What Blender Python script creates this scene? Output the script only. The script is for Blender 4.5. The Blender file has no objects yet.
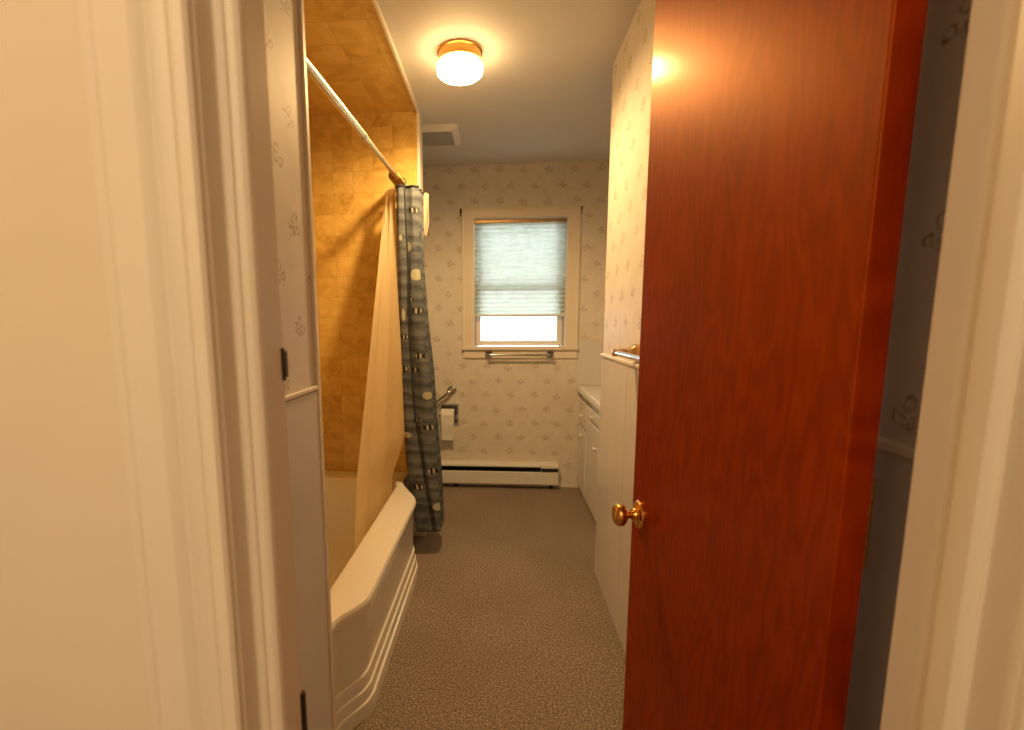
import bpy, bmesh, math, random
from mathutils import Vector, Matrix
random.seed(7)
SC = bpy.context.scene
C = SC.collection
PI = math.pi
H = 2.44          # ceiling height
ZC = 1.291        # eye height

# ------------------------------------------------------------------ node helpers
class S:
    """socket wrapper with arithmetic, so procedural patterns read as formulas"""
    def __init__(s, nt, sock): s.nt, s.k = nt, sock
    def _m(s, op, *a):
        n = s.nt.nodes.new('ShaderNodeMath'); n.operation = op
        for i, x in enumerate((s,) + a):
            if isinstance(x, S): s.nt.links.new(x.k, n.inputs[i])
            else: n.inputs[i].default_value = x
        return S(s.nt, n.outputs[0])
    def __add__(s, o): return s._m('ADD', o)
    def __sub__(s, o): return s._m('SUBTRACT', o)
    def __mul__(s, o): return s._m('MULTIPLY', o)
    def __truediv__(s, o): return s._m('DIVIDE', o)
    def floor(s): return s._m('FLOOR')
    def fract(s): return s._m('FRACT')
    def abs(s): return s._m('ABSOLUTE')
    def sqrt(s): return s._m('SQRT')
    def sin(s): return s._m('SINE')
    def lt(s, o): return s._m('LESS_THAN', o)
    def gt(s, o): return s._m('GREATER_THAN', o)
    def max(s, o): return s._m('MAXIMUM', o)
    def min(s, o): return s._m('MINIMUM', o)
    def sstep(s, a, b):
        n = s.nt.nodes.new('ShaderNodeMapRange'); n.interpolation_type = 'SMOOTHSTEP'
        s.nt.links.new(s.k, n.inputs[0]); n.inputs[1].default_value = a; n.inputs[2].default_value = b
        return S(s.nt, n.outputs[0])

class Mat:
    def __init__(s, name, color=(.8, .8, .8), rough=.5, metal=0., **kw):
        s.m = bpy.data.materials.new(name); s.m.use_nodes = True
        s.nt = s.m.node_tree; s.b = s.nt.nodes['Principled BSDF']
        s.b.inputs['Base Color'].default_value = (*color, 1)
        s.b.inputs['Roughness'].default_value = rough
        s.b.inputs['Metallic'].default_value = metal
        for k, v in kw.items(): s.b.inputs[k.replace('_', ' ')].default_value = v
    def node(s, t, **kw):
        n = s.nt.nodes.new(t)
        for k, v in kw.items(): setattr(n, k, v)
        return n
    def link(s, a, b): s.nt.links.new(a.k if isinstance(a, S) else a, b)
    def obj(s):
        if not hasattr(s, '_o'):
            tc = s.node('ShaderNodeTexCoord'); sp = s.node('ShaderNodeSeparateXYZ')
            s.link(tc.outputs['Object'], sp.inputs[0]); s._o = tc.outputs['Object']
            s.xyz = [S(s.nt, sp.outputs[i]) for i in range(3)]
        return s.xyz
    def vec(s, x, y, z=0.):
        n = s.node('ShaderNodeCombineXYZ')
        for i, a in enumerate((x, y, z)):
            if isinstance(a, S): s.link(a, n.inputs[i])
            else: n.inputs[i].default_value = a
        return S(s.nt, n.outputs[0])
    def noise(s, v, scale=5., detail=2., rough=.5, dist=0.):
        n = s.node('ShaderNodeTexNoise'); s.link(v, n.inputs['Vector'])
        n.inputs['Scale'].default_value = scale; n.inputs['Detail'].default_value = detail
        n.inputs['Roughness'].default_value = rough; n.inputs['Distortion'].default_value = dist
        return S(s.nt, n.outputs['Fac'] if 'Fac' in n.outputs else n.outputs[0])
    def white(s, v):
        n = s.node('ShaderNodeTexWhiteNoise', noise_dimensions='3D'); s.link(v, n.inputs['Vector'])
        return S(s.nt, n.outputs['Value'])
    def ramp(s, f, stops):
        n = s.node('ShaderNodeValToRGB'); s.link(f, n.inputs[0]); e = n.color_ramp.elements
        while len(e) < len(stops): e.new(.5)
        for el, (p, c) in zip(e, stops): el.position = p; el.color = (*c, 1)
        return S(s.nt, n.outputs[0])
    def mix(s, f, a, b):
        n = s.node('ShaderNodeMix', data_type='RGBA')
        for sk, v in ((n.inputs[0], f), (n.inputs[6], a), (n.inputs[7], b)):
            if isinstance(v, S): s.link(v, sk)
            elif isinstance(v, tuple): sk.default_value = (*v, 1)
            else: sk.default_value = v
        return S(s.nt, n.outputs[2])
    def color(s, c): s.link(c, s.b.inputs['Base Color']); return s
    def bump(s, h, strength=.3, dist=.002):
        n = s.node('ShaderNodeBump'); n.inputs['Strength'].default_value = strength; n.inputs['Distance'].default_value = dist
        s.link(h, n.inputs['Height']); s.link(n.outputs[0], s.b.inputs['Normal']); return s

# ------------------------------------------------------------------ materials
def paint(name, col, rough=.45, amp=.06):
    M = Mat(name, col, rough); M.obj()
    n = M.noise(S(M.nt, M._o), 6., 3.)
    d = tuple(c * (1 - amp) for c in col); b = tuple(min(1, c * (1 + amp)) for c in col)
    M.color(M.ramp(n, [(.3, d), (.7, b)])); n2 = M.noise(S(M.nt, M._o), 260., 2.)
    M.bump(n2, .08, .001); return M.m

def wallpaper(name, axis):
    M = Mat(name, rough=.6); x, y, z = M.obj(); u = x if axis == 'x' else y
    W, Hc = .186, .222
    jit = M.noise(S(M.nt, M._o), 55., 2.); u = u + (jit - .5) * .022; z = z + (M.noise(M.vec(u * 60., z * 60., 5.), 1., 2.) - .5) * .020
    tot = None
    for k in (0, 1):
        uu = u / W + (.5 * k + .13); vv = z / Hc + (.5 * k + .21)
        rnd = M.white(M.vec(uu.floor(), vv.floor(), float(k)))
        du = (uu.fract() - .5) * W + (rnd - .5) * .03; dv = (vv.fract() - .5) * Hc + (rnd - .5) * .02
        for (a, b, r) in ((-.019, .003, .0075), (.003, .015, .0085), (.020, -.005, .008), (-.002, -.008, .006)):
            d = ((du - a) * (du - a) + (dv - b) * (dv - b)).sqrt()
            ring = (d - r).abs().sstep(.0035, .0008)
            tot = ring if tot is None else tot.max(ring)
        stem = ((dv + .018) - du * .35).abs().sstep(.0025, .0006) * du.abs().lt(.022)
        tot = tot.max(stem * .8)
    patch = M.noise(S(M.nt, M._o), 95., 2.).sstep(.36, .62)
    tot = tot * (patch * .75 + .25)
    hue = M.noise(S(M.nt, M._o), 30., 1.)
    ink = M.ramp(hue, [(.35, (.30, .235, .14)), (.55, (.36, .24, .17)), (.7, (.24, .235, .14))])
    wash = M.noise(S(M.nt, M._o), 14., 4.)
    ground = M.ramp(wash, [(.3, (.66, .605, .53)), (.7, (.73, .675, .60))])
    M.color(M.mix(tot * 1., ground, ink)); M.bump(M.noise(S(M.nt, M._o), 300., 2.), .1, .001)
    return M.m

def tiles(name, ax, t=.1145, off=(0, 0)):
    M = Mat(name, rough=.28); p = M.obj(); u = p[ax[0]] / t + off[0]; v = p[ax[1]] / t + off[1]
    fu, fv = u.fract(), v.fract()
    edge = fu.min(fu * -1. + 1.).min(fv.min(fv * -1. + 1.))
    r = M.white(M.vec(u.floor(), v.floor(), 3.)); r2 = M.white(M.vec(u.floor(), v.floor(), 9.))
    loc = M.vec(fu + r * 37., fv + r2 * 23., r * 11.)
    n = M.noise(loc, 1.6, 4., .6, .8)
    f = n * .8 + (r - .5) * .18 + .1
    col = M.ramp(f, [(.25, (.43, .255, .050)), (.48, (.63, .415, .115)), (.75, (.75, .54, .19))])
    g = edge.sstep(.006, .022)
    M.color(M.mix(g, (.54, .345, .09), col)); M.bump(g, .15, .0015)
    return M.m

def wood(name):
    M = Mat(name, rough=.5, Coat_Weight=.10, Coat_Roughness=.15, Specular_IOR_Level=.05, Specular_Tint=(1., .42, .08, 1.)); x, y, z = M.obj()
    warp = M.noise(M.vec(y * 5.5, z * 1.25, x), 1.4, 3., .5)
    rings = (warp * 95. + y * 30.).sin() * .5 + .5
    fibre = M.noise(M.vec(y * 150., z * 9., x * 150.), 1., 3., .6)
    cloud = M.noise(M.vec(y * 2., z, 2.), 2.6, 3.)
    f = rings * .20 + fibre * .42 + cloud * .42
    M.color(M.ramp(f, [(.25, (.115, .0048, .0005)), (.5, (.200, .0115, .0008)), (.8, (.29, .027, .0016))]))
    gl = M.node('ShaderNodeBsdfGlossy'); gl.inputs['Color'].default_value = (1., .40, .06, 1); gl.inputs['Roughness'].default_value = .43
    mx = M.node('ShaderNodeMixShader'); mx.inputs[0].default_value = .095
    M.link(M.b.outputs[0], mx.inputs[1]); M.link(gl.outputs[0], mx.inputs[2]); M.link(mx.outputs[0], M.nt.nodes['Material Output'].inputs[0])
    M.bump(fibre, .05, .001); return M.m

def carpet(name):
    M = Mat(name, rough=.95); M.obj(); v = S(M.nt, M._o)
    n1 = M.noise(v, 320., 2., .8); n2 = M.noise(v, 128., 3., .75); n3 = M.noise(v, 2.2, 3.)
    f = n1 * .5 + n2 * .5
    c = M.ramp(f, [(.38, (.060, .042, .031)), (.5, (.24, .183, .140)), (.61, (.66, .53, .43))])
    c2 = M.mix(n3.sstep(.35, .7) * .25, c, (.16, .115, .075))
    M.color(c2); M.bump(f, .9, .006); return M.m

def metal(name, col, rough, scale=40.):
    M = Mat(name, col, rough, 1.); M.obj()
    n = M.noise(S(M.nt, M._o), scale, 3.)
    M.color(M.ramp(n, [(.3, tuple(c * .8 for c in col)), (.7, col)])); return M.m

CREAM = paint('cream_gloss_trim_paint', (.75, .675, .565), .48, .02)
WHITE = paint('white_enamel_paint', (.78, .76, .72), .35, .03)
CEIL = paint('ceiling_paint', (.66, .65, .62), .7, .03)
HALLP = paint('hall_wall_paint', (.73, .64, .515), .6, .02)
LAMI = paint('pale_grey_wainscot_laminate', (.655, .64, .64), .22, .02)
WPX = wallpaper('sprig_wallpaper_across', 'x'); WPY = wallpaper('sprig_wallpaper_along', 'y')
TXZ = tiles('amber_tile_end', (0, 2), off=(.22, .42)); TYZ = tiles('amber_tile_long', (1, 2)); TXY = tiles('amber_tile_ceiling', (0, 1), t=.155, off=(.3, .1))
WOOD = wood('red_brown_varnished_wood'); CARPET = carpet('speckled_brown_carpet')
CHROME = metal('chrome', (.78, .78, .78), .14); BRASS = metal('brass', (.72, .38, .10), .22)
DARKM = metal('dark_bronze', (.05, .03, .02), .4); OLDBRASS = metal('tarnished_brass', (.50, .31, .10), .32, 120.)
ALU = metal('grey_aluminium', (.55, .56, .57), .4); RODM = metal('ivory_nickel_rod', (.84, .77, .56), .42)
TUB = paint('white_tub_enamel', (.80, .78, .73), .14, .01)
HEAT = paint('heater_enamel', (.74, .72, .68), .4, .02); BLACK = paint('slot_shade_black', (.012, .012, .014), .7)  # black paints in the shade inside the heater slot
FINS = metal('heater_fin_metal', (.02, .02, .022), .6); PAPER = paint('toilet_paper', (.80, .77, .72), .9, .03)  # fin colour darkened so the heater slot reads as solid shade
COUNTER = paint('white_counter_laminate', (.80, .80, .80), .25, .02); GRILLE = paint('grey_grille_plastic', (.46, .45, .42), .6)

def glass_pane():
    M = Mat('window_glass'); nt = M.nt
    t = M.node('ShaderNodeBsdfTransparent'); g = M.node('ShaderNodeBsdfGlossy'); g.inputs['Roughness'].default_value = .02
    fr = M.node('ShaderNodeFresnel'); fr.inputs[0].default_value = 1.25
    mx = M.node('ShaderNodeMixShader'); M.link(fr.outputs[0], mx.inputs[0]); M.link(t.outputs[0], mx.inputs[1]); M.link(g.outputs[0], mx.inputs[2])
    M.link(mx.outputs[0], nt.nodes['Material Output'].inputs[0]); return M.m
PANE = glass_pane()

def cloth(name, col, trans=.5, clear=0., weave=.07):
    """thin fabric: diffuse + translucent, a little see-through weave"""
    M = Mat(name, col, .9); M.obj()
    v = M.noise(S(M.nt, M._o), 400., 2.)
    c = M.ramp(v, [(.3, tuple(a * (1 - weave) for a in col)), (.7, col)])
    M.color(c); tr = M.node('ShaderNodeBsdfTranslucent'); M.link(c, tr.inputs[0])
    mx = M.node('ShaderNodeMixShader'); mx.inputs[0].default_value = trans
    M.link(M.b.outputs[0], mx.inputs[1]); M.link(tr.outputs[0], mx.inputs[2]); out = mx
    if clear:
        tp = M.node('ShaderNodeBsdfTransparent'); m2 = M.node('ShaderNodeMixShader'); m2.inputs[0].default_value = clear
        M.link(mx.outputs[0], m2.inputs[1]); M.link(tp.outputs[0], m2.inputs[2]); out = m2
    M.link(out.outputs[0], M.nt.nodes['Material Output'].inputs[0]); return M.m
SHADE = cloth('pleated_shade_fabric', (.56, .62, .57), .40, .016, 0.); LINER = cloth('cream_liner_vinyl', (.88, .74, .47), .55)

def emis(name, col, s, clear=0.):
    M = Mat(name); e = M.node('ShaderNodeEmission'); e.inputs[0].default_value = (*col, 1); e.inputs[1].default_value = s
    out = e
    if clear:
        t = M.node('ShaderNodeBsdfTransparent'); out = M.node('ShaderNodeMixShader'); out.inputs[0].default_value = clear
        M.link(e.outputs[0], out.inputs[1]); M.link(t.outputs[0], out.inputs[2])
    M.link(out.outputs[0], M.nt.nodes['Material Output'].inputs[0]); return M.m
GLOBE = emis('lit_opal_glass', (1., .63, .26), 42., .5)

# ------------------------------------------------------------------ mesh helpers
class MB:
    def __init__(s): s.bm = bmesh.new()
    def box(s, x0, x1, y0, y1, z0, z1, bev=0., seg=2):
        b = bmesh.new(); r = bmesh.ops.create_cube(b, size=1)
        bmesh.ops.scale(b, vec=(x1 - x0, y1 - y0, z1 - z0), verts=b.verts)
        bmesh.ops.translate(b, vec=((x0 + x1) / 2, (y0 + y1) / 2, (z0 + z1) / 2), verts=b.verts)
        if bev: bmesh.ops.bevel(b, geom=list(b.edges), offset=bev, segments=seg, affect='EDGES', profile=.5)
        s.join(b); return s
    def join(s, b):
        me = bpy.data.meshes.new('t'); b.to_mesh(me); b.free(); s.bm.from_mesh(me); bpy.data.meshes.remove(me)
    def lathe(s, prof, origin, axis, n=40, cap=True):
        """prof: (radius, height) pairs along axis from origin"""
        a = Vector(axis).normalized(); t = a.orthogonal().normalized(); w = a.cross(t); o = Vector(origin)
        rings = []
        for r, h in prof:
            if r < 1e-6: rings.append([s.bm.verts.new(o + a * h)])
            else: rings.append([s.bm.verts.new(o + a * h + (t * math.cos(2 * PI * i / n) + w * math.sin(2 * PI * i / n)) * r) for i in range(n)])
        for A, B in zip(rings, rings[1:]):
            for i in range(n):
                j = (i + 1) % n
                if len(A) == 1 and len(B) == 1: continue
                if len(A) == 1: s.bm.faces.new((A[0], B[j], B[i]))
                elif len(B) == 1: s.bm.faces.new((A[i], A[j], B[0]))
                else: s.bm.faces.new((A[i], A[j], B[j], B[i]))
        if cap:
            for R in (rings[0], rings[-1]):
                if len(R) > 1: s.bm.faces.new(R)
        return s
    def tube(s, pts, r, n=16, closed=False):
        pts = [Vector(p) for p in pts]; rings = []; up = None; m = len(pts)
        for i, p in enumerate(pts):
            a = pts[(i + 1) % m] if (closed or i < m - 1) else pts[i]; b = pts[i - 1] if (closed or i > 0) else pts[i]
            d = (a - b).normalized()
            if up is None: up = d.orthogonal().normalized()
            up = (up - d * up.dot(d)).normalized(); w = d.cross(up)
            rr = r[i] if isinstance(r, (list, tuple)) else r
            rings.append([s.bm.verts.new(p + (up * math.cos(2 * PI * k / n) + w * math.sin(2 * PI * k / n)) * rr) for k in range(n)])
        for i in range(m if closed else m - 1):
            A, B = rings[i], rings[(i + 1) % m]
            for k in range(n): s.bm.faces.new((A[k], A[(k + 1) % n], B[(k + 1) % n], B[k]))
        if not closed: s.bm.faces.new(rings[0]); s.bm.faces.new(rings[-1])
        return s
    def prism(s, poly, z0, z1, fn=None):
        """poly: 2-D outline swept from z0 to z1; fn maps (a,b,h) to a point"""
        fn = fn or (lambda a, b, h: (a, b, h))
        A = [s.bm.verts.new(fn(a, b, z0)) for a, b in poly]; B = [s.bm.verts.new(fn(a, b, z1)) for a, b in poly]
        n = len(poly)
        for i in range(n): s.bm.faces.new((A[i], A[(i + 1) % n], B[(i + 1) % n], B[i]))
        s.bm.faces.new(A); s.bm.faces.new(B); return s
    def loops(s, L, cap0=False, cap1=False, closed=True):
        V = [[s.bm.verts.new(p) for p in l] for l in L]; n = len(V[0])
        for A, B in zip(V, V[1:]):
            for i in range(n if closed else n - 1): s.bm.faces.new((A[i], A[(i + 1) % n], B[(i + 1) % n], B[i]))
        if cap0: s.bm.faces.new(V[0])
        if cap1: s.bm.faces.new(V[-1])
        return s
    def build(s, name, mat, parent=None, smooth=None, normals=True):
        if normals: bmesh.ops.recalc_face_normals(s.bm, faces=s.bm.faces)
        me = bpy.data.meshes.new(name); s.bm.to_mesh(me); s.bm.free()
        o = bpy.data.objects.new(name, me); C.objects.link(o)
        for m in (mat if isinstance(mat, (list, tuple)) else [mat]): me.materials.append(m)
        if smooth is not None:
            for p in me.polygons: p.use_smooth = True
            me.set_sharp_from_angle(angle=math.radians(smooth))
        if parent:
            o.parent = parent
            pm = Matrix.Translation(world_loc(parent)); o.matrix_parent_inverse = pm.inverted()
        return o
def world_loc(o):
    v = Vector(o.location); p = o.parent
    # every Empty sits at its thing's base; meshes keep world coordinates
    return v
def tag(o, label=None, cat=None, group=None, kind=None):
    for k, v in (('label', label), ('category', cat), ('group', group), ('kind', kind)):
        if v: o[k] = v
    return o
def thing(name, label, cat, loc=(0, 0, 0), group=None, kind=None):
    o = bpy.data.objects.new(name, None); o.empty_display_size = .05; C.objects.link(o); o.location = loc
    return tag(o, label, cat, group, kind)
def holed(axis_const, c0, c1, u0, u1, z0, z1, holes):
    """slab with rectangular holes, u along X when axis_const is 'y'; one solid mesh"""
    us = sorted({u0, u1, *[h[0] for h in holes], *[h[1] for h in holes]}); zs = sorted({z0, z1, *[h[2] for h in holes], *[h[3] for h in holes]})
    m = MB(); b = m.bm; cache = {}
    def v(u, c, z):
        k = (u, c, z)
        if k not in cache: cache[k] = b.verts.new((u, c, z) if axis_const == 'y' else (c, u, z))
        return cache[k]
    def solid(i, j):
        if not (0 <= i < len(us) - 1 and 0 <= j < len(zs) - 1): return False
        cu, cz = (us[i] + us[i + 1]) / 2, (zs[j] + zs[j + 1]) / 2
        return not any(h[0] < cu < h[1] and h[2] < cz < h[3] for h in holes)
    for i in range(len(us) - 1):
        for j in range(len(zs) - 1):
            if not solid(i, j): continue
            a, d, e, f = us[i], us[i + 1], zs[j], zs[j + 1]
            for c in (c0, c1): b.faces.new((v(a, c, e), v(d, c, e), v(d, c, f), v(a, c, f)))
            if not solid(i - 1, j): b.faces.new((v(a, c0, e), v(a, c1, e), v(a, c1, f), v(a, c0, f)))
            if not solid(i + 1, j): b.faces.new((v(d, c0, e), v(d, c1, e), v(d, c1, f), v(d, c0, f)))
            if not solid(i, j - 1): b.faces.new((v(a, c0, e), v(d, c0, e), v(d, c1, e), v(a, c1, e)))
            if not solid(i, j + 1): b.faces.new((v(a, c0, f), v(d, c0, f), v(d, c1, f), v(a, c1, f)))
    return m
def struct(name, mb, mat, label, cat, smooth=None):
    o = mb.build(name, mat, None, smooth); return tag(o, label, cat, None, 'structure')

# ------------------------------------------------------------------ the setting
XR, YR = .497, 2.45           # right wall face and its far corner
XL, YL0, YL1 = -.452, 1.176, 2.83   # left wall face, tub alcove from .. to
YB = 3.80                     # back wall
YF0, YF1 = .381, .500         # doorway wall faces
JL, JR, HEAD = -.227, .402, 2.03

struct('floor', MB().box(-1.37, 1.27, -1.7, YB + .12, -.06, 0), CARPET, 'speckled brown carpet floor running from the doorway to the window wall', 'floor')
struct('ceiling', MB().box(-1.37, 1.27, -1.7, YB + .12, H, H + .06), CEIL, 'plain off-white ceiling holding the round lamp and the vent', 'ceiling')

WIN = (-.213, .492, 1.085, 2.066)
wb = struct('wall_back', holed('y', YB, YB + .12, -1.37, 1.27, 0, H, [WIN, (-.468, -.333, .506, .655)]), WPX, 'far wall in sprigged beige wallpaper around the window', 'wall')
MB().box(.5815, 1.15, YB - .005, YB, .81, 1.160, .001).build('splash_panel', LAMI, wb)
MB().box(.5815, 1.15, YB - .009, YB, 1.158, 1.168, .003).build('cap_rail', CREAM, wb)

wr = struct('wall_right', MB().box(XR, XR + .12, YF1, YR, 0, H), WPY, 'right wall with wallpaper above a glossy pale wainscot, beyond the red door', 'wall')
for a, b in ((YF1 + .004, 1.957), (1.960, YR - .001)):
    MB().box(XR - .005, XR, a, b, .005, 1.128, .0012).build('wainscot_panel', LAMI, wr)
MB().box(XR - .011, XR, YF1 + .004, YR + .004, 1.126, 1.142, .004).build('cap_rail', CREAM, wr)
MB().box(XR - .004, XR + .010, YR - .003, YR + .006, 0, 1.126, .002).build('corner_bead', CREAM, wr)
MB().box(XR - .0025, XR + .010, YR - .0025, YR + .003, 1.142, 1.40, .001).build('paper_edge', paint('torn_paper_edge', (.50, .36, .17), .8, .2), wr)
struct('wall_vanity', MB().box(1.15, 1.27, YF1, YB, 0, H), WPY, 'side wall behind the vanity, hidden past the right wall corner', 'wall')
struct('wall_closet', MB().box(XR + .12, 1.15, YR - .12, YR, 0, H), WPX, 'return wall at the near end of the vanity', 'wall')

wl = struct('wall_left', MB().box(-1.25, XL, YF1, YL0, 0, H), WPY, 'narrow left wall strip of wallpaper over wainscot, before the tub', 'wall')
MB().box(XL, XL + .005, YF1 + .004, YL0 - .014, .005, 1.128, .0012).build('wainscot_panel', LAMI, wl)
MB().box(XL, XL + .009, YF1 + .004, YL0 - .014, 1.131, 1.142, .003).build('cap_rail', CREAM, wl)
MB().box(XL - .004, XL + .008, YL0 - .014, YL0 + .006, 0, H, .003).build('corner_trim', CREAM, wl)
MB().box(-1.25, XL - .006, YL0, YL0 + .006, .40, H - .012).build('tile_facing', TXZ, wl)

we = struct('wall_end', MB().box(-1.25, XL, YL1, YL1 + .115, 0, H), WPX, 'short wall at the far end of the tub, faced in amber tiles', 'wall')
MB().box(-1.25, XL - .013, YL1 - .006, YL1, .40, H - .012).build('tile_facing', TXZ, we)
MB().box(XL - .013, XL + .004, YL1 - .010, YL1 + .010, 0, H, .003).build('corner_trim', CREAM, we)
wt = struct('wall_tub', MB().box(-1.37, -1.25, YF1, YB, 0, H), WPY, 'long wall behind the tub, faced in amber tiles', 'wall')
MB().box(-1.25, -1.244, YL0 + .006, YL1 - .006, .40, H - .012).build('tile_facing', TYZ, wt)
tc = struct('trim_2', MB().box(XL - .012, XL + .004, YL0 + .006, YL1 - .010, H - .022, H, .004), CREAM, 'thin cream edging strip where the tiled alcove meets the ceiling', 'trim')
MB().box(-1.25, XL - .012, YL0 + .006, YL1 - .006, H - .012, H).build('tile_ceiling', TXY, tc)

# doorway wall and the hall the camera stands in
wf = struct('wall_front', holed('y', YF0, YF1, -1.37, 1.27, 0, H, [(JL - .02, JR + .02, 0, HEAD + .02)]), HALLP, 'cream wall around the near doorway, at the left edge', 'wall')
struct('wall_hall_left', MB().box(-1.07, -.95, -1.7, YF0, 0, H), HALLP, 'left side wall of the hall, behind the view', 'wall')
struct('wall_hall_right', MB().box(.95, 1.07, -1.7, YF0, 0, H), HALLP, 'right side wall of the hall, behind the view', 'wall')
struct('wall_hall_back', MB().box(-1.07, 1.07, -1.82, -1.7, 0, H), HALLP, 'end wall of the hall, behind the view', 'wall')

# door frame: jambs, stops, casing
fr = thing('trim_1', 'cream painted door frame with moulded casing around the near doorway', 'door frame', (.09, .43, 0), kind='structure')
MB().box(JL - .02, JL, YF0 - .001, YF1 + .001, 0, HEAD, .0025).build('jamb', CREAM, fr)
MB().box(JR, JR + .02, YF0 - .001, YF1 + .001, 0, HEAD, .0025).build('jamb', CREAM, fr)
MB().box(JL - .02, JR + .02, YF0 - .001, YF1 + .001, HEAD, HEAD + .02, .0025).build('head_jamb', CREAM, fr)
def stop(side):
    x = JL if side < 0 else JR; s = 1 if side < 0 else -1
    p = [(0, .3978), (.0035, .3978), (.0060, .3995), (.0066, .4022), (.0078, .4022), (.0112, .4036), (.0136, .4066), (.0145, .4100), (.0145, .4140), (.0135, .4155), (0, .4155)]
    p = [(a * 1.3, b + .007) for a, b in p]
    if side > 0: p = [(0, .4150), (.004, .4150), (.0075, .4175), (.0105, .4220), (.0105, .4400), (.0085, .4450), (0, .4450)]
    MB().prism([(x + s * a, b) for a, b in p], 0, HEAD).build('door_stop', CREAM, fr, 25)
stop(-1); stop(1)
MB().box(JL, JR, .405, .4225, HEAD - .0188, HEAD, .002).build('head_stop', CREAM, fr)
CAS = [(0, 0), (0, -.0065), (.0025, -.0100), (.0095, -.0110), (.0115, -.0085), (.0130, -.0085), (.0150, -.0105), (.0235, -.0125), (.0265, -.0145),
       (.0300, -.0125), (.0330, -.0155), (.0390, -.0185), (.0630, -.0195), (.0650, -.0185), (.0655, -.0050), (.0690, -.0050), (.0695, -.0100), (.0720, -.0115), (.0800, -.0115), (.0820, 0)]
for s, x in ((-1, JL - .001), (1, JR + .001)):
    MB().prism([(x + s * a, YF0 + b) for a, b in CAS], 0, HEAD + .06).build('casing', CREAM, fr, 22)
    MB().prism([(x + s * a, YF1 - b) for a, b in [(0, 0), (0, -.004), (.004, -.008), (.056, -.012), (.060, -.010), (.060, 0)]], 0, HEAD + .05).build('inner_casing', CREAM, fr, 22) if s < -5 else None
MB().prism([(HEAD + .001 + a, YF0 + b) for a, b in CAS], JL - .07, JR + .07, lambda a, b, h: (h, b, a)).build('head_casing', CREAM, fr, 22)
def strike(z0, z1, label):
    m = MB().box(JL - .001, JL + .0022, .494, .4990, z0, z1, .0007); m.box(JL - .004, JL + .0024, .4975, .5050, z0 + .003, z1 - .003, .0012)
    tag(m.build('strike_plate', DARKM, fr), label)
strike(1.232, 1.266, 'dark metal catch plate on the left jamb'); strike(.795, .870, 'dark metal strike plate low on the left jamb')

# ------------------------------------------------------------------ window
YS = 3.862
w = thing('window_1', 'white double-hung window in a cream casing on the far wall', 'window', (.14, YB, 1.085), kind='structure')
def casing_bar(x0, x1, z0, z1, nm, vert):
    m = MB().box(x0, x1, YB - .016, YB, z0, z1, .003)
    m.build(nm, CREAM, w)
casing_bar(-.290, -.209, 1.112, 2.066, 'casing', 1); casing_bar(.485, .572, 1.112, 2.066, 'casing', 1); casing_bar(-.290, .572, 2.060, 2.122, 'head_casing', 0)
MB().box(-.294, -.280, YB - .022, YB, 1.112, 2.126, .003).build('back_band', CREAM, w); MB().box(.564, .578, YB - .022, YB, 1.112, 2.126, .003).build('back_band', CREAM, w)
MB().box(-.294, .578, YB - .022, YB, 2.112, 2.128, .003).build('back_band', CREAM, w)
MB().box(-.300, .586, YB - .034, YS - .018, 1.083, 1.112, .006, 3).build('stool', CREAM, w)
MB().box(-.289, .577, YB - .014, YB, 1.021, 1.082, .003).build('apron', CREAM, w)
for x0, x1 in ((-.2135, -.203), (.4815, .4925)): MB().box(x0, x1, YB - .002, YB + .12, 1.085, 2.066, .001).build('side_jamb', WHITE, w)
MB().box(-.2135, .4925, YB - .002, YB + .12, 2.054, 2.067, .001).build('head_jamb', WHITE, w)
for x0, x1 in ((-.203, -.190), (.467, .4815)):
    m = MB().box(x0, x1, YS - .02, YS - .008, 1.10, 2.055); m.box(x0, x1, YS + .030, YS + .04, 1.10, 2.055); m.build('sash_track', ALU, w)
def sash(y, z0, z1, nm, bot):
    f = MB(); a, b = -.192, .470
    f.box(a, a + .038, y - .014, y + .014, z0, z1, .003); f.box(b - .044, b, y - .014, y + .014, z0, z1, .003)
    f.box(a + .03, b - .03, y - .0135, y + .0135, z0, z0 + bot, .003); f.box(a + .03, b - .03, y - .0135, y + .0135, z1 - .036, z1, .003)
    o = f.build(nm, WHITE, w); MB().box(a + .034, b - .036, y - .002, y + .002, z0 + bot - .004, z1 - .032).build('pane', PANE, o)
    return o
sash(YS + .008, 1.113, 1.572, 'lower_sash', .040); sash(YS + .042, 1.545, 2.054, 'upper_sash', .034)
MB().box(-.213, .492, YB + .08, YB + .125, 1.085, 1.100, .002).build('outer_sill', WHITE, w)
for x in (-.178, .45): MB().box(x - .006, x + .006, YS - .03, YS - .016, 1.112, 1.124, .002).build('track_clip', OLDBRASS, w)

# pleated shade
sh = thing('window_shade', 'pale pleated fabric shade drawn two thirds down in the window', 'shade', (.145, 3.818, 1.345))
m = MB(); np_, zt, zb = 21, 2.026, 1.352; pts = []
for i in range(np_ * 2 + 1):
    z = zt + (zb - zt) * i / (np_ * 2); pts.append((3.818 + (.0085 if i % 2 else -.0085), z))
xs = [-.200 + .686 * k / 24 for k in range(25)]
m.loops([[(x, y + .0008 * math.sin(x * 31 + z * 9), z) for i, (y, z) in enumerate(pts)] for x in xs], closed=False)
m.build('pleats', SHADE, sh)
MB().box(-.201, .487, 3.805, 3.835, 2.026, 2.050, .004).build('head_rail', metal('bronze_head_rail', (.40, .25, .10), .4), sh)
MB().box(-.200, .486, 3.806, 3.830, 1.336, 1.353, .004).build('bottom_rail', paint('shade_rail', (.66, .72, .68), .5), sh)

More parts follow.
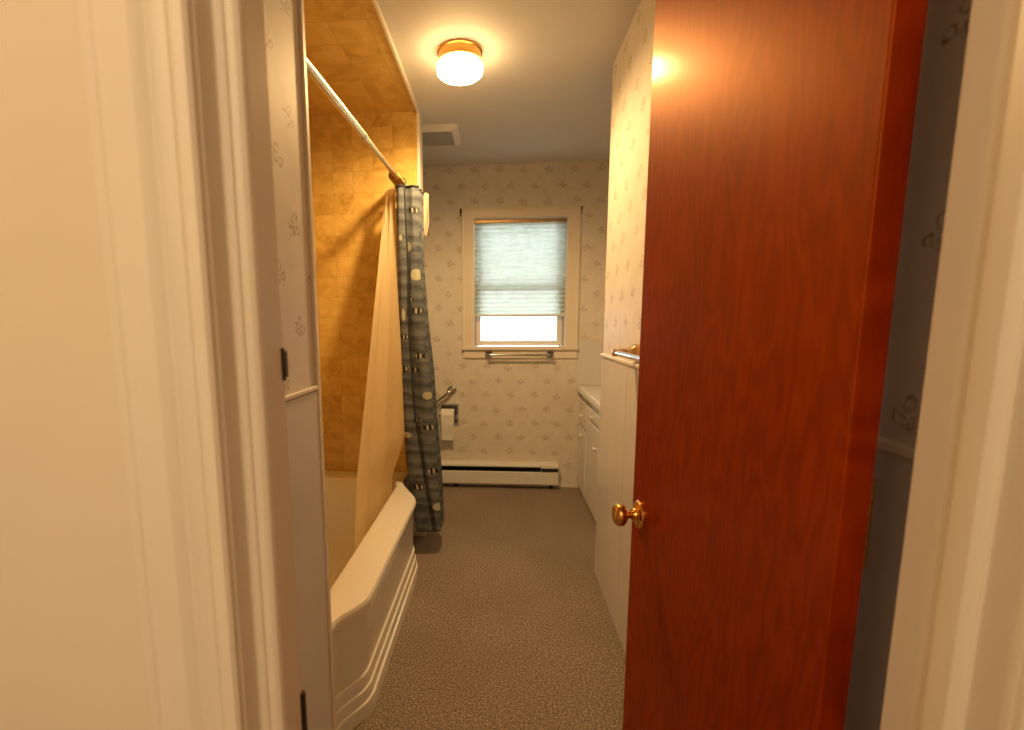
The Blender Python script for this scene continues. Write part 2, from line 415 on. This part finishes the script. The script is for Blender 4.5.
# curtain rod brackets at the casing's top corners
for x, lab in ((-.303, 'small dark curtain bracket at the top left corner of the window casing'), (.580, 'small dark curtain bracket at the top right corner of the window casing')):
    b = thing('curtain_bracket', lab, 'bracket', (x, YB, 2.10), 'curtain brackets on the window casing')
    MB().box(x - .007, x + .007, YB - .003, YB, 2.078, 2.132, .001).build('plate', DARKM, b)
    MB().tube([(x, YB - .002, 2.11), (x, YB - .028, 2.11), (x, YB - .036, 2.112), (x, YB - .040, 2.122)], .005, 10).build('hook', DARKM, b, 40)
    MB().lathe([(0, 0), (.005, .0005), (.004, .002), (0, .003)], (x, YB - .003, 2.09), (0, -1, 0), 12).build('screw', OLDBRASS, b, 40)

def towel_bar(nm, lab, p0, p1, wall_n, off, plate, r, post_mat):
    """bar between two posts; wall_n points out of the wall, p0/p1 are the post bases on the wall"""
    n = Vector(wall_n); P0, P1 = Vector(p0), Vector(p1); d = (P1 - P0).normalized(); t = thing(nm, lab, 'towel bar', (P0 + P1) / 2)
    for P, e in ((P0, -1), (P1, 1)):
        s2 = plate / 2; L = []
        up = Vector((0, 0, 1))
        for k, (f, h) in enumerate(((1, 0), (1, .005), (.9, .008), (.62, .022), (.45, off * .6), (.40, off - .012), (.42, off + .010), (.30, off + .013))):
            L.append([P + n * h + d * (a * s2 * f) + up * (b * s2 * f) for a, b in ((-1, -.8), (-.8, -1), (.8, -1), (1, -.8), (1, .8), (.8, 1), (-.8, 1), (-1, .8))])
        MB().loops(L, True, True).build('post', post_mat, t, 35)
    MB().tube([P0 + n * off - d * .012, P1 + n * off + d * .012], r, 20).build('rod', CHROME, t, 40)
    return t
towel_bar('towel_bar', 'short chrome towel bar on the window apron', (-.092, YB - .014, 1.050), (.376, YB - .014, 1.050), (0, -1, 0), .055, .052, .0085, metal('dull_chrome_post', (.40, .40, .41), .22))
towel_bar('towel_bar', 'chrome towel bar on the right wall just above the wainscot cap', (XR, 1.85, 1.180), (XR, 1.26, 1.180), (-1, 0, 0), .075, .062, .0095, metal('door_tinted_chrome_post', (.80, .52, .28), .25))  # chrome posts, with the door's orange reflection put into their colour

# ------------------------------------------------------------------ back wall fittings
g = thing('grab_bar', 'slanting chrome grab bar above the toilet paper holder', 'grab bar', (-.379, YB, .773))
a, bdir = Vector((-.379, YB, .773)), Vector((-.119, 0, -.0935)).normalized(); e = a + bdir * .62
for P, nm in ((a, 'flange'), (e, 'flange')):
    MB().lathe([(.039, 0), (.039, .004), (.035, .009), (.018, .012), (.016, .018)], P, (0, -1, 0), 32).build(nm, CHROME, g, 30)
path = []
for k in range(9):
    q = k / 8 * PI / 2; path.append(a + Vector((0, -1, 0)) * (.012 + .036 * math.sin(q)) + bdir * .036 * (1 - math.cos(q)))
for k in range(9):
    q = (8 - k) / 8 * PI / 2; path.append(e + Vector((0, -1, 0)) * (.012 + .036 * math.sin(q)) - bdir * .036 * (1 - math.cos(q)))
MB().tube(path, .0125, 20).build('rail', CHROME, g, 50)

tp = thing('toilet_paper_holder', 'recessed chrome paper holder in the far wall beside the curtain', 'toilet paper holder', (-.40, YB, .506))
holed('y', YB - .008, YB - .0005, -.479, -.322, .496, .666, [(-.466, -.335, .509, .653)]).build('face_frame', metal('brushed_chrome', (.80, .84, .88), .48), tp)
m = MB(); x0, x1, z0, z1, y0, y1 = -.4665, -.3345, .5075, .6535, YB - .004, YB + .06
m.box(x0, x1, y1 - .002, y1, z0, z1); m.box(x0, x0 + .002, y0, y1, z0, z1); m.box(x1 - .002, x1, y0, y1, z0, z1); m.box(x0, x1, y0, y1, z0, z0 + .002); m.box(x0, x1, y0, y1, z1 - .002, z1)
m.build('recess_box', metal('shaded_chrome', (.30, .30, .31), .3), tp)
for x0, x1 in ((-.4785, -.4695), (-.352, -.335)):
    m = MB().box(x0, x1, YB - .040, YB - .002, .545, .583, .004); m.build('roller_arm', CHROME, tp)
MB().tube([(-.4695, YB - .022, .572), (-.345, YB - .022, .572)], .008, 16).build('roller', CHROME, tp, 40)
rl = thing('toilet_paper_roll', 'white toilet paper roll hanging in the chrome holder with its end let down', 'toilet paper', (-.4105, YB - .022, .572))
prof = [(.0092, 0), (.052, 0), (.0535, .002), (.0535, .098), (.052, .100), (.0092, .100), (.0092, 0)]
MB().lathe(prof, (-.4605, YB - .022, .572), (1, 0, 0), 48, cap=False).build('roll', PAPER, rl, 30)
L = []
for k in range(18):
    z = .590 - k * .0125; y = YB - .0765 + (.0012 * math.sin(k * .6)) + (.012 * max(0, (k - 6) / 11))
    L.append([(-.4605 + .100 * i / 8, y + .0015 * math.sin(i * .9 + k * .3), z) for i in range(9)])
m = MB().loops(L, closed=False); o = m.build('loose_end', PAPER, rl, 60)
md = o.modifiers.new('thick', 'SOLIDIFY'); md.thickness = .0008

ht = thing('baseboard_heater', 'long white baseboard heater with a black slot along the far wall', 'heater', (-.3, YB, 0))
x0, x1 = -1.2, .452
hp = [(YB, .030), (YB, .205), (YB - .012, .205), (YB - .060, .199), (YB - .069, .190), (YB - .069, .178), (YB - .066, .178), (YB - .066, .188), (YB - .058, .194), (YB - .006, .200), (YB - .006, .030)]
MB().prism(hp, x0, x1 - .13, lambda a, b, h: (h, a, b)).build('housing', HEAT, ht, 25)
fp = [(YB - .072, .138), (YB - .068, .142), (YB - .064, .138), (YB - .066, .060), (YB - .066, .045), (YB - .052, .034), (YB - .052, .030), (YB - .058, .030), (YB - .072, .043)]
MB().prism(fp, x0, x1 - .13, lambda a, b, h: (h, a, b)).build('front_cover', HEAT, ht, 25)
m = MB()
for k in range(60): m.box(x0 + .03 + k * .024, x0 + .032 + k * .024, YB - .056, YB - .008, .065, .150)
m.tube([(x0 + .02, YB - .032, .108), (x1 - .14, YB - .032, .108)], .010, 12); m.build('heating_element', FINS, ht)
MB().box(x0 + .001, x1 - .131, YB - .0075, YB - .0062, .04, .196).build('slot_back', BLACK, ht)
ep = [(YB, .030), (YB, .206), (YB - .012, .206), (YB - .060, .200), (YB - .0705, .190), (YB - .0705, .1705), (YB - .060, .1705), (YB - .060, .1385), (YB - .0735, .1385), (YB - .0735, .042), (YB - .058, .029)]
MB().prism(ep, x1 - .132, x1, lambda a, b, h: (h, a, b)).build('end_cap', HEAT, ht, 25)
MB().box(x1 - .131, x1 - .003, YB - .0605, YB - .0600, .1380, .1720).build('slot_back', BLACK, ht)  # dark strip painting the slot's shade across the end cap
for xx in (-1.15, -.35, .40): MB().box(xx - .012, xx + .012, YB - .034, YB - .01, 0, .034).build('foot', BLACK, ht)
struct('baseboard_back', MB().box(.456, .61, YB - .008, YB, 0, .018, .003), CREAM, 'low cream strip at the foot of the far wall beside the heater', 'baseboard')

# ------------------------------------------------------------------ vanity and counter
v = thing('vanity_cabinet', 'white vanity cabinet standing past the right wall corner', 'cabinet', (.87, 3.13, 0))
XF = .622
MB().box(XF, 1.145, YR + .012, YB - .004, 0, .770, .002).build('body', WHITE, v)
def front(nm, y0, y1, z0, z1, knob, hw):
    m = MB(); m.box(XF - .018, XF, y0, y1, z0, z1, .004, 3)
    o = m.build(nm, WHITE, v)
    ky, kz = knob
    MB().lathe([(.007, 0), (.006, .008), (.011, .013), (.0135, .020), (.011, .026), (0, .028)], (XF - .017, ky, kz), (-1, 0, 0), 24).build('knob', WHITE, o, 50)
front('drawer', 3.475, 3.785, .530, .715, (3.62, .610), 'd'); front('door', 3.475, 3.785, .040, .512, (3.60, .466), 'l')
front('drawer', 2.98, 3.445, .640, .715, (3.20, .678), 'd'); front('door', 2.98, 3.445, .040, .622, (3.07, .500), 'l'); front('door', 2.49, 2.955, .040, .622, (2.90, .500), 'l'); front('drawer', 2.49, 2.955, .640, .715, (2.72, .678), 'd')
ct = MB(); cp = [(1.146, .771), (1.146, .8095), (.600, .8095), (.592, .8130), (.585, .8100), (.582, .803), (.582, .775), (.586, .771)]
ct.prism(cp, YR + .004, YB - .0095, lambda a, b, h: (a, h, b))
tag(ct.build('countertop', COUNTER, None, 30), 'white laminate countertop with a rounded front edge on the vanity', 'countertop')

# ------------------------------------------------------------------ bathtub
tub = thing('bathtub', 'white bowed-front bathtub in the amber tiled alcove', 'bathtub', (-.83, 2.04, 0))
RZ = .405
def rnd_poly(P, rad, n=8):
    out = []
    for i, (p, r) in enumerate(zip(P, rad)):
        p = Vector(p); a = Vector(P[i - 1]) - p; b = Vector(P[(i + 1) % len(P)]) - p
        if r <= 0: out.append(p); continue
        A, B = p + a.normalized() * r, p + b.normalized() * r
        for k in range(n + 1):
            t = k / n; out.append(A * (1 - t) ** 2 + p * 2 * t * (1 - t) + B * t ** 2)
    return out
OUT = [(-.500, YL0 + .012), (-.487, 1.345), (-.417, 1.455), (-.417, 2.385), (-.545, 2.640), (-.545, YL1 - .008), (-1.243, YL1 - .008), (-1.243, YL0 + .012)]
outer = rnd_poly(OUT, [0, .03, .045, .05, .05, 0, 0, 0])
INN = [(-.570, 1.375), (-.570, 2.690), (-1.165, 2.690), (-1.165, 1.375)]
ctr = Vector((-.86, 2.03))
def radial(poly, ang):
    d = Vector((math.cos(ang), math.sin(ang))); best = 0
    for i in range(len(poly)):
        p, q = Vector(poly[i]) - ctr, Vector(poly[(i + 1) % len(poly)]) - ctr; e = q - p
        den = d.x * e.y - d.y * e.x
        if abs(den) < 1e-12: continue
        t = (p.x * e.y - p.y * e.x) / den; u = (p.x * d.y - p.y * d.x) / den
        if t > 0 and -1e-6 <= u <= 1 + 1e-6: best = max(best, t)
    return ctr + d * best
angs = {math.atan2(p[1] - ctr.y, p[0] - ctr.x) for p in outer} | {-PI + 2 * PI * k / 200 for k in range(200)}
inn = rnd_poly(INN, [.14] * 4, 14); angs |= {math.atan2(p[1] - ctr.y, p[0] - ctr.x) for p in inn}
angs = sorted(angs); angs = [a for i, a in enumerate(angs) if i == 0 or a - angs[i - 1] > 1e-4]
def lp(poly, z, ins=0., sx=1., sy=1., dy=0., front_only=False):
    L = []
    for a in angs:
        p = radial(poly, a); q = p.copy()
        if ins:
            if front_only:
                if p.x > -.56: q.x -= ins * min(1., (p.x + .56) / .05)
            else: q = ctr + (p - ctr) * (1 - ins / (p - ctr).length)
        q = Vector((ctr.x + (q.x - ctr.x) * sx, ctr.y + (q.y - ctr.y) * sy + dy)); L.append((q.x, q.y, z))
    return L
F = lambda z, i: lp(outer, z, i, front_only=True)
ap = [F(0, .001), F(.046, .001), F(.051, .002), F(.054, .009), F(.088, .009), F(.093, .010), F(.096, .016), F(.134, .016), F(.139, .017), F(.143, .023),
      F(.330, .020), F(.362, .010), F(.385, .003), F(.396, .004), F(RZ - .001, .010), F(RZ, .018)]
rim = [lp(inn, RZ, -.012), lp(inn, RZ - .003, -.004), lp(inn, RZ - .012, .002), lp(inn, RZ - .035, .008)]
bas = [lp(inn, .25, .03), lp(inn, .14, .055), lp(inn, .095, .08), lp(inn, .072, .115), lp(inn, .064, .17), lp(inn, .060, .24)]
MB().loops(ap + rim + bas, False, True).build('shell', TUB, tub, 40)
MB().lathe([(.030, 0), (.028, .003), (.012, .002), (0, .001)], (-.86, 1.62, .060), (0, 0, 1), 24).build('drain', CHROME, tub, 40)

# ------------------------------------------------------------------ shower rod, rings, curtain, liner
XD, ZD = -.553, 2.034
rod = thing('shower_rod', 'ivory metal shower curtain rod spanning the tub alcove', 'curtain rod', (XD, 2.04, ZD))
def zr(y): return ZD + (y - 2.0) * .030
MB().tube([(XD, YL0 + .02, zr(YL0)), (XD, 2.05, zr(2.05))], .0135, 24).build('outer_tube', RODM, rod, 40)
MB().tube([(XD, 2.04, zr(2.04)), (XD, YL1 - .02, zr(YL1))], .0115, 24).build('inner_tube', RODM, rod, 40)
MB().tube([(XD, 2.045, zr(2.045)), (XD, 2.062, zr(2.062))], .0152, 24).build('collar', ALU, rod, 40)
for y, d in ((YL0 + .006, 1), (YL1 - .006, -1)):
    MB().lathe([(.030, 0), (.030, .006), (.019, .014), (.018, .030)], (XD, y, zr(y)), (0, d, 0), 28).build('end_flange', CHROME, rod, 40)
for k in range(10):
    y = 2.615 + k * .0165
    rg = thing('curtain_ring', 'tarnished brass ring bunched on the far end of the shower rod', 'curtain ring', (XD, y, zr(y)), 'curtain rings bunched on the shower rod')
    tilt = random.uniform(-.35, .35); R_ = .025; P = []
    for i in range(28):
        q = 2 * PI * i / 28; P.append((XD + R_ * math.sin(q), y + R_ * math.sin(q) * tilt * .5, zr(y) - .011 + R_ * math.cos(q) * 1.05))
    MB().tube(P, .0032, 8, True).build('hoop', OLDBRASS, rg, 60)
    MB().lathe([(0, 0), (.006, .001), (.0075, .006), (.006, .011), (0, .012)], (XD + .023, y, zr(y) - .028), (.8, -.4, 0), 12).build('bead', OLDBRASS, rg, 60)

def lin(tab, z):
    for (za, va), (zb_, vb) in zip(tab, tab[1:]):
        if za >= z >= zb_:
            t = (za - z) / (za - zb_); return va + (vb - va) * t
    return tab[0][1] if z > tab[0][0] else tab[-1][1]
ZT, ZBOT = 1.982, .137
LEFT = [(1.985, -.534), (1.40, -.537), (1.0, -.535), (.52, -.515), (.32, -.49), (.12, -.462)]
RIGHT = [(1.985, -.398), (1.58, -.397), (1.30, -.380), (1.05, -.356), (.82, -.343), (.53, -.325), (.32, -.312), (.10, -.305)]
SEAM = [(1.985, -.484), (1.56, -.470), (1.33, -.476), (1.05, -.466), (.83, -.457), (.56, -.422), (.36, -.396), (.10, -.352)]
NZ, NP = 190, 9
def edges(z): return lin(LEFT, z) - .001, lin(RIGHT, z) - .026, lin(SEAM, z) - .010
def curtain_row(z):
    l, r, s = edges(z); y0 = 2.585 + .012 * math.sin(z * 3); P = []
    wob = .004 * math.sin(z * 7 + 1)
    key = [(s, y0), (s - .006, y0 - .004), ((s + l) / 2, y0 - .010 + wob), (l + .012, y0 - .004), (l, y0 + .010), (l + .02, y0 + .018), ((l + s) / 2, y0 + .016), (s, y0 + .013),
           (s + (r - s) * .3, y0 + .004 + wob), (s + (r - s) * .62, y0 + .001 - wob), (r - .014, y0 + .008), (r, y0 + .022)]
    for k in range(NP):
        yy = y0 + .040 + k * .0165; jig = .010 * math.sin(k * 2.3 + z * 1.7)
        key += [(l + .012 + jig, yy), (l + .002 + jig, yy + .006), (l + .012 + jig, yy + .010), (r - .016 + jig * .6, yy + .012), (r - .004 + jig * .6, yy + .017), (r - .014 + jig * .6, yy + .020)] if k % 2 == 0 else \
               [((l + r) / 2, yy + .012), (l + .008 - jig, yy + .008), (l + .004 - jig, yy + .014), ((l + r) / 2, yy + .016), (r - .008 + jig * .4, yy + .016), (r - .005, yy + .020)]
    # catmull-rom smoothing
    for i in range(len(key) - 1):
        p0, p1, p2, p3 = key[max(i - 1, 0)], key[i], key[i + 1], key[min(i + 2, len(key) - 1)]
        for q in range(3):
            t = q / 3
            P.append(tuple(.5 * (2 * b + (c - a) * t + (2 * a - 5 * b + 4 * c - d) * t * t + (3 * b - a - 3 * c + d) * t ** 3) for a, b, c, d in zip(p0, p1, p2, p3)))
    P.append(key[-1]); return P
rows = [[(x, y, z) for x, y in curtain_row(z)] for z in [ZT + (ZBOT - ZT) * k / NZ for k in range(NZ + 1)]]

def fabric():
    M = Mat('blue_grey_fish_print_fabric', rough=.85); nt = M.nt
    uvn = M.node('ShaderNodeUVMap'); uvn.uv_map = 'UVMap'; sp = M.node('ShaderNodeSeparateXYZ'); M.link(uvn.outputs[0], sp.inputs[0])
    u, vv = S(nt, sp.outputs[0]), S(nt, sp.outputs[1])
    n = M.noise(M.vec(u * 3., vv * 9.), 2.2, 3.); n2 = M.noise(M.vec(u * 9., vv * 30.), 2., 3.)
    wav = (vv * 98. + n * 9. + (u * 22.).sin() * .6).sin() * .5 + .5
    f = wav * .22 + n * .55 + n2 * .34
    base = M.ramp(f, [(.24, (.032, .037, .050)), (.45, (.075, .087, .110)), (.60, (.126, .145, .168)), (.82, (.20, .218, .225))])
    def spot(u0, v0, a, b, col, base):
        e = ((u - u0) / a) * ((u - u0) / a) + ((vv - v0) / b) * ((vv - v0) / b) + (n2 - .5) * .9
        return M.mix(e.lt(1.), base, col)
    for u0, v0, a, b in SPOTS: base = spot(u0, v0, a, b, (.46, .47, .36), base)
    for u0, v0, s, d in FISH:
        du, dv = (u - u0) * (d / s), (vv - v0) / s
        r2 = du * du + dv * dv * 1.9
        tail = (du + 1.15).abs().lt(.38) * ((dv.abs() - ((du + .75) * -1.)).lt(.10))
        rim_ = r2.lt(1.35).max(tail); stripe = (du * 5.2 + .6).sin().gt(-.15)
        col = M.mix(stripe, (.50, .45, .36), (.014, .014, .016))
        base = M.mix(rim_, base, (.02, .02, .024)); base = M.mix(r2.lt(1.), base, col)
    M.color(base); M.bump(M.noise(M.vec(u, vv), 600., 1.), .15, .001)
    return M.m
# the print: u is the distance from the side hem, v is height
SPOTS = [(.042, 1.540, .032, .028), (.080, .905, .028, .020), (.052, .278, .034, .022), (-.058, .689, .026, .017), (-.022, 1.335, .010, .030), (.010, 1.68, .011, .024), (-.030, 1.725, .009, .016)]
FISH = [(.052, 1.355, .021, 1), (.012, 1.412, .014, -1), (.047, 1.119, .021, -1), (-.040, 1.050, .022, 1), (.014, 1.044, .019, -1), (.014, .767, .016, 1), (.070, .729, .022, 1),
        (.050, .483, .022, -1), (-.034, .396, .022, 1), (.045, 1.86, .018, 1), (-.020, 1.22, .015, 1)]
cu = thing('shower_curtain', 'blue-grey shower curtain with striped fish gathered at the far end of the tub', 'shower curtain', (XD, 2.66, ZBOT))
m = MB(); bm = m.bm; uvl = bm.loops.layers.uv.new('UVMap'); VV = [[bm.verts.new(p) for p in r] for r in rows]
us = []
for rw in rows:
    z = rw[0][2]; l, r_, s_ = edges(z); d = []; acc = 1.
    for j, p in enumerate(rw):
        k = j / 3
        if k <= 4: d.append(p[0] - s_)
        elif k < 7: d.append(2 * l - s_ - p[0])
        elif k <= 11: d.append(p[0] - s_)
        else: acc += math.hypot(p[0] - rw[j - 1][0], p[1] - rw[j - 1][1]); d.append(acc)
    us.append(d)
for i in range(NZ):
    for j in range(len(rows[0]) - 1):
        f = bm.faces.new((VV[i][j], VV[i + 1][j], VV[i + 1][j + 1], VV[i][j + 1]))
        for l, (a, b) in zip(f.loops, ((i, j), (i + 1, j), (i + 1, j + 1), (i, j + 1))): l[uvl].uv = (us[a][b], rows[a][b][2])
cl = m.build('cloth', fabric(), cu, 60)
HEM = paint('dark_hem_tape', (.035, .036, .042), .9)
MB().tube([(r[0][0] + .002, r[0][1] - .001, r[0][2]) for r in rows[::3]], .0042, 8).build('side_hem', HEM, cu, 60)
MB().tube([(x, y, z + .003) for x, y, z in rows[-1]], .0035, 8).build('bottom_hem', HEM, cu, 60)
MB().tube([(x, y, z - .003) for x, y, z in rows[0]], .005, 8).build('top_hem', HEM, cu, 60)

ln = thing('shower_liner', 'plain cream shower curtain liner hanging inside the tub beside the fish curtain', 'shower liner', (-.66, 2.72, .2))
L = []
for k in range(130):
    z = 1.985 + (.165 - 1.985) * k / 129; t = min(1., (1.985 - z) / 1.365); q = max(0., (.62 - z) / .455)
    ax, ay = -.612 - .020 * t - .012 * q, 2.690 - .645 * t - .06 * q; bx, by = -.546 + .024 * min(1., t * 1.6) - .075 * min(1., q * 2.2 + max(0., t - .95) * 4), 2.600; row = []
    nx, ny = by - ay + .05, -(bx - ax); nl = math.hypot(nx, ny); nx, ny = nx / nl, ny / nl
    for i in range(110):
        v = i / 109; w_ = (.003 + .006 * t) * math.sin(v * 15 + .6 * math.sin(z * 2)) + (.0015 + .001 * t) * math.sin(v * 37 + z)
        row.append((ax + (bx - ax) * v + nx * w_, ay + (by - ay) * v + ny * w_, z))
    for i in range(30):
        v = i / 29; row.append((bx - .006 - .030 * v + .004 * math.sin(v * 20 + z), by + .012 + .075 * v, z))
    L.append(row)
MB().loops(L, closed=False).build('sheet', LINER, ln, 70)
L = []
for k in range(30):
    z = 1.99 - .225 * k / 29; ww = 1 - .35 * max(0, (k - 20) / 9)
    L.append([(-.440 + .045 * (i / 12) * ww, 2.775 + .006 * math.sin(i * .8 + k * .1), z + .004 * math.sin(i)) for i in range(13)])
o = MB().loops(L, closed=False).build('folded_corner', cloth('pale_liner_corner', (.82, .66, .50),   .3), cu, 70); md = o.modifiers.new('thick', 'SOLIDIFY'); md.thickness = .002

# ------------------------------------------------------------------ ceiling lamp and vent
LX, LY = -.182, 2.275
lamp = thing('ceiling_lamp', 'lit round opal glass lamp with a brass collar on the ceiling', 'ceiling lamp', (LX, LY, H))
MB().lathe([(.090, 0), (.096, .003), (.096, .009), (.091, .012), (.090, .040), (.094, .043), (.094, .047), (.082, .049), (.080, .040), (0, .038)], (LX, LY, H), (0, 0, -1), 56).build('brass_collar', BRASS, lamp, 35)
MB().lathe([(.080, .044), (.088, .048), (.095, .056), (.099, .067), (.099, .077), (.097, .089), (.085, .099), (.067, .107), (.045, .112), (.020, .1145), (0, .115)], (LX, LY, H), (0, 0, -1), 56, cap=False).build('glass_globe', GLOBE, lamp, 60)

vt = thing('ceiling_vent', 'white framed exhaust vent on the ceiling by the tub wall', 'vent', (-.41, 3.195, H))
vx0, vx1, vy0, vy1 = -.565, -.262, 3.04, 3.35
def rect(i, z): return [(vx0 + i, vy0 + i, z), (vx1 - i, vy0 + i, z), (vx1 - i, vy1 - i, z), (vx0 + i, vy1 - i, z)]
MB().loops([rect(0, H), rect(0, H - .006), rect(.006, H - .012), rect(.030, H - .030), rect(.036, H - .030), rect(.036, H - .014)]).build('frame', WHITE, vt, 20)
m = MB()
for k in range(22):
    y = vy0 + .042 + k * .0104
    m.box(vx0 + .037, vx1 - .037, y, y + .0062, H - .027, H - .018)
m.build('grille', GRILLE, vt)
MB().box(vx0 + .034, vx1 - .034, vy0 + .034, vy1 - .034, H - .014, H - .010).build('housing', paint('dark_vent_inside', (.10, .095, .09), .8), vt)

# ------------------------------------------------------------------ the open door
DW, DT, DH = .618, .034, 2.0
hx, hy = .3735, .550; fx, fy = .3185, 1.166
ang = math.atan2(fy - hy, fx - hx)
dr = thing('door_1', 'glossy red-brown flush wooden door standing open on the right', 'door', (hx, hy, .014), kind='structure')
TD = Matrix.Translation((hx, hy, .014)) @ Matrix.Rotation(ang - PI / 2, 4, 'Z')   # local: Y along the door, -X the visible face
def dbuild(m, nm, mat, par, smooth=None):
    bmesh.ops.recalc_face_normals(m.bm, faces=m.bm.faces)
    me = bpy.data.meshes.new(nm); m.bm.to_mesh(me); m.bm.free(); o = bpy.data.objects.new(nm, me); C.objects.link(o); me.materials.append(mat)
    if smooth is not None:
        for p in me.polygons: p.use_smooth = True
        me.set_sharp_from_angle(angle=math.radians(smooth))
    o.parent = par; return o
dr.rotation_euler = (0, 0, ang - PI / 2)
dbuild(MB().box(0, DT, 0, DW, 0, DH, .0022), 'slab', WOOD, dr)
KY, KZ = DW - .050, .836
kn = [(.0095, 0), (.0105, .006), (.0105, .010), (.0085, .012), (.0085, .017), (.012, .022), (.0205, .027), (.0262, .034), (.0272, .040), (.0262, .047), (.0225, .053), (.0185, .0555), (.0170, .0548), (.012, .0565), (0, .0570)]
ro = [(.0325, 0), (.0325, .003), (.0300, .007), (.0235, .009), (.0205, .012), (.0165, .013), (.0150, .017), (0, .017)]
for x, d in ((0, -1), (DT, 1)):
    r = dbuild(MB().lathe(ro, (x, KY, KZ), (d, 0, 0), 40, False), 'rose', BRASS, dr, 30)
    dbuild(MB().lathe([(a * .97, b * .86) for a, b in kn], (x + d * .012, KY, KZ), (d, 0, 0), 40), 'knob', BRASS, dr, 40)
dbuild(MB().box(.004, DT - .004, DW - .0005, DW + .0015, KZ - .03, KZ + .03, .0005), 'latch_plate', BRASS, dr)
for z in (.18, 1.008, 1.80):
    m = MB()
    for k in range(5): m.tube([(DT + .0008, .0045, z + k * .0184), (DT + .0008, .0045, z + k * .0184 + .0165)], .0046, 14)
    m.box(DT - .0005, DT + .0012, .006, .030, z, z + .092); m.lathe([(.004, 0), (.0045, .003), (.003, .005), (0, .006)], (DT + .0008, .0045, z + .0925), (0, 0, 1), 12)
    m.lathe([(.004, 0), (.0045, .003), (.003, .005), (0, .006)], (DT + .0008, .0045, z - .0005), (0, 0, -1), 12)
    o = dbuild(m, 'hinge', OLDBRASS, dr, 40)

# ------------------------------------------------------------------ outdoors
struct('ground', MB().box(-12, 12, YB + .3, 26, -1.2, -1.0), paint('pale_outdoor_gravel', (.62, .62, .60), .9, .1), 'bright pale ground outside the window', 'ground')
tr = thing('leafy_tree', 'green tree crown seen dimly through the top of the window shade', 'tree', (2.6, 7.2, -1.0))
MB().tube([(2.6, 7.2, -1.0), (2.6, 7.25, .8), (2.4, 7.3, 2.4), (1.5, 7.3, 3.6)], [.16, .13, .11, .05], 14).build('trunk', paint('bark', (.12, .08, .05), .9, .3), tr, 60)
m = MB()
for k in range(1700):
    c = Vector((random.gauss(.4, 1.3), random.gauss(7.2, .6), 3.3 + abs(random.gauss(0, .7)) - random.random() * .85)); q = Matrix.Rotation(random.random() * 6.28, 3, 'Z') @ Matrix.Rotation(random.uniform(-1, 1), 3, 'X')
    s = random.uniform(.07, .13)
    m.bm.faces.new([m.bm.verts.new(c + q @ Vector(p) * s) for p in ((-1, 0, 0), (-.3, .42, .08), (.5, .32, .05), (1, 0, -.1), (.5, -.32, .05), (-.3, -.42, .08))])
m.build('foliage', paint('green_leaves', (.17, .30, .05), .6, .3), tr, normals=False)

# ------------------------------------------------------------------ light, sky, camera
W = bpy.data.worlds.new('overcast_sky'); SC.world = W; W.use_nodes = True
bg = W.node_tree.nodes['Background']; bg.inputs[0].default_value = (.88, .95, 1., 1); bg.inputs[1].default_value = 7.6
def lamp_light(nm, loc, power, col, r):
    l = bpy.data.lights.new(nm, 'POINT'); l.energy = power; l.color = col; l.shadow_soft_size = r
    o = bpy.data.objects.new(nm, l); C.objects.link(o); o.location = loc
lamp_light('hall_lamp', (-.28, -.90, 2.15), 32., (1., .74, .46), .12)

sp = bpy.data.lights.new('lamp_bulb', 'SPOT'); sp.energy = 165.; sp.color = (1., .63, .26); sp.shadow_soft_size = .045; sp.spot_size = math.radians(172); sp.spot_blend = .55
so = bpy.data.objects.new('lamp_bulb', sp); C.objects.link(so); so.location = (LX, LY, H - .066)
cam = bpy.data.cameras.new('camera'); co = bpy.data.objects.new('camera', cam); C.objects.link(co); SC.camera = co
Rm = [[0.997, -0.007, -0.080], [0.080, 0.138, 0.987], [-0.005, 0.990, -0.139]]
X0, Y0, F_ = 461., 392., 492.
r = Vector((Rm[0][0], Rm[1][0], Rm[2][0])).normalized(); fw = Vector((Rm[0][2], Rm[1][2], Rm[2][2])); fw = (fw - r * fw.dot(r)).normalized(); up = r.cross(fw)
mw = Matrix((r, up, -fw)).transposed().to_4x4(); mw.translation = (0, 0, ZC); co.matrix_world = mw
cam.sensor_width = 36; cam.lens = F_ * 36 / 1024; cam.shift_x = (512 - X0) / 1024; cam.shift_y = (Y0 - 365) / 1024; cam.clip_start = .02
cam.dof.use_dof = True; cam.dof.focus_distance = 2.4; cam.dof.aperture_fstop = 4.5

vs = SC.view_settings; SC.display_settings.display_device = 'sRGB'
vs.view_transform = 'Standard'; vs.look = 'None'; vs.gamma = 1; vs.use_curve_mapping = False; vs.exposure = 0.
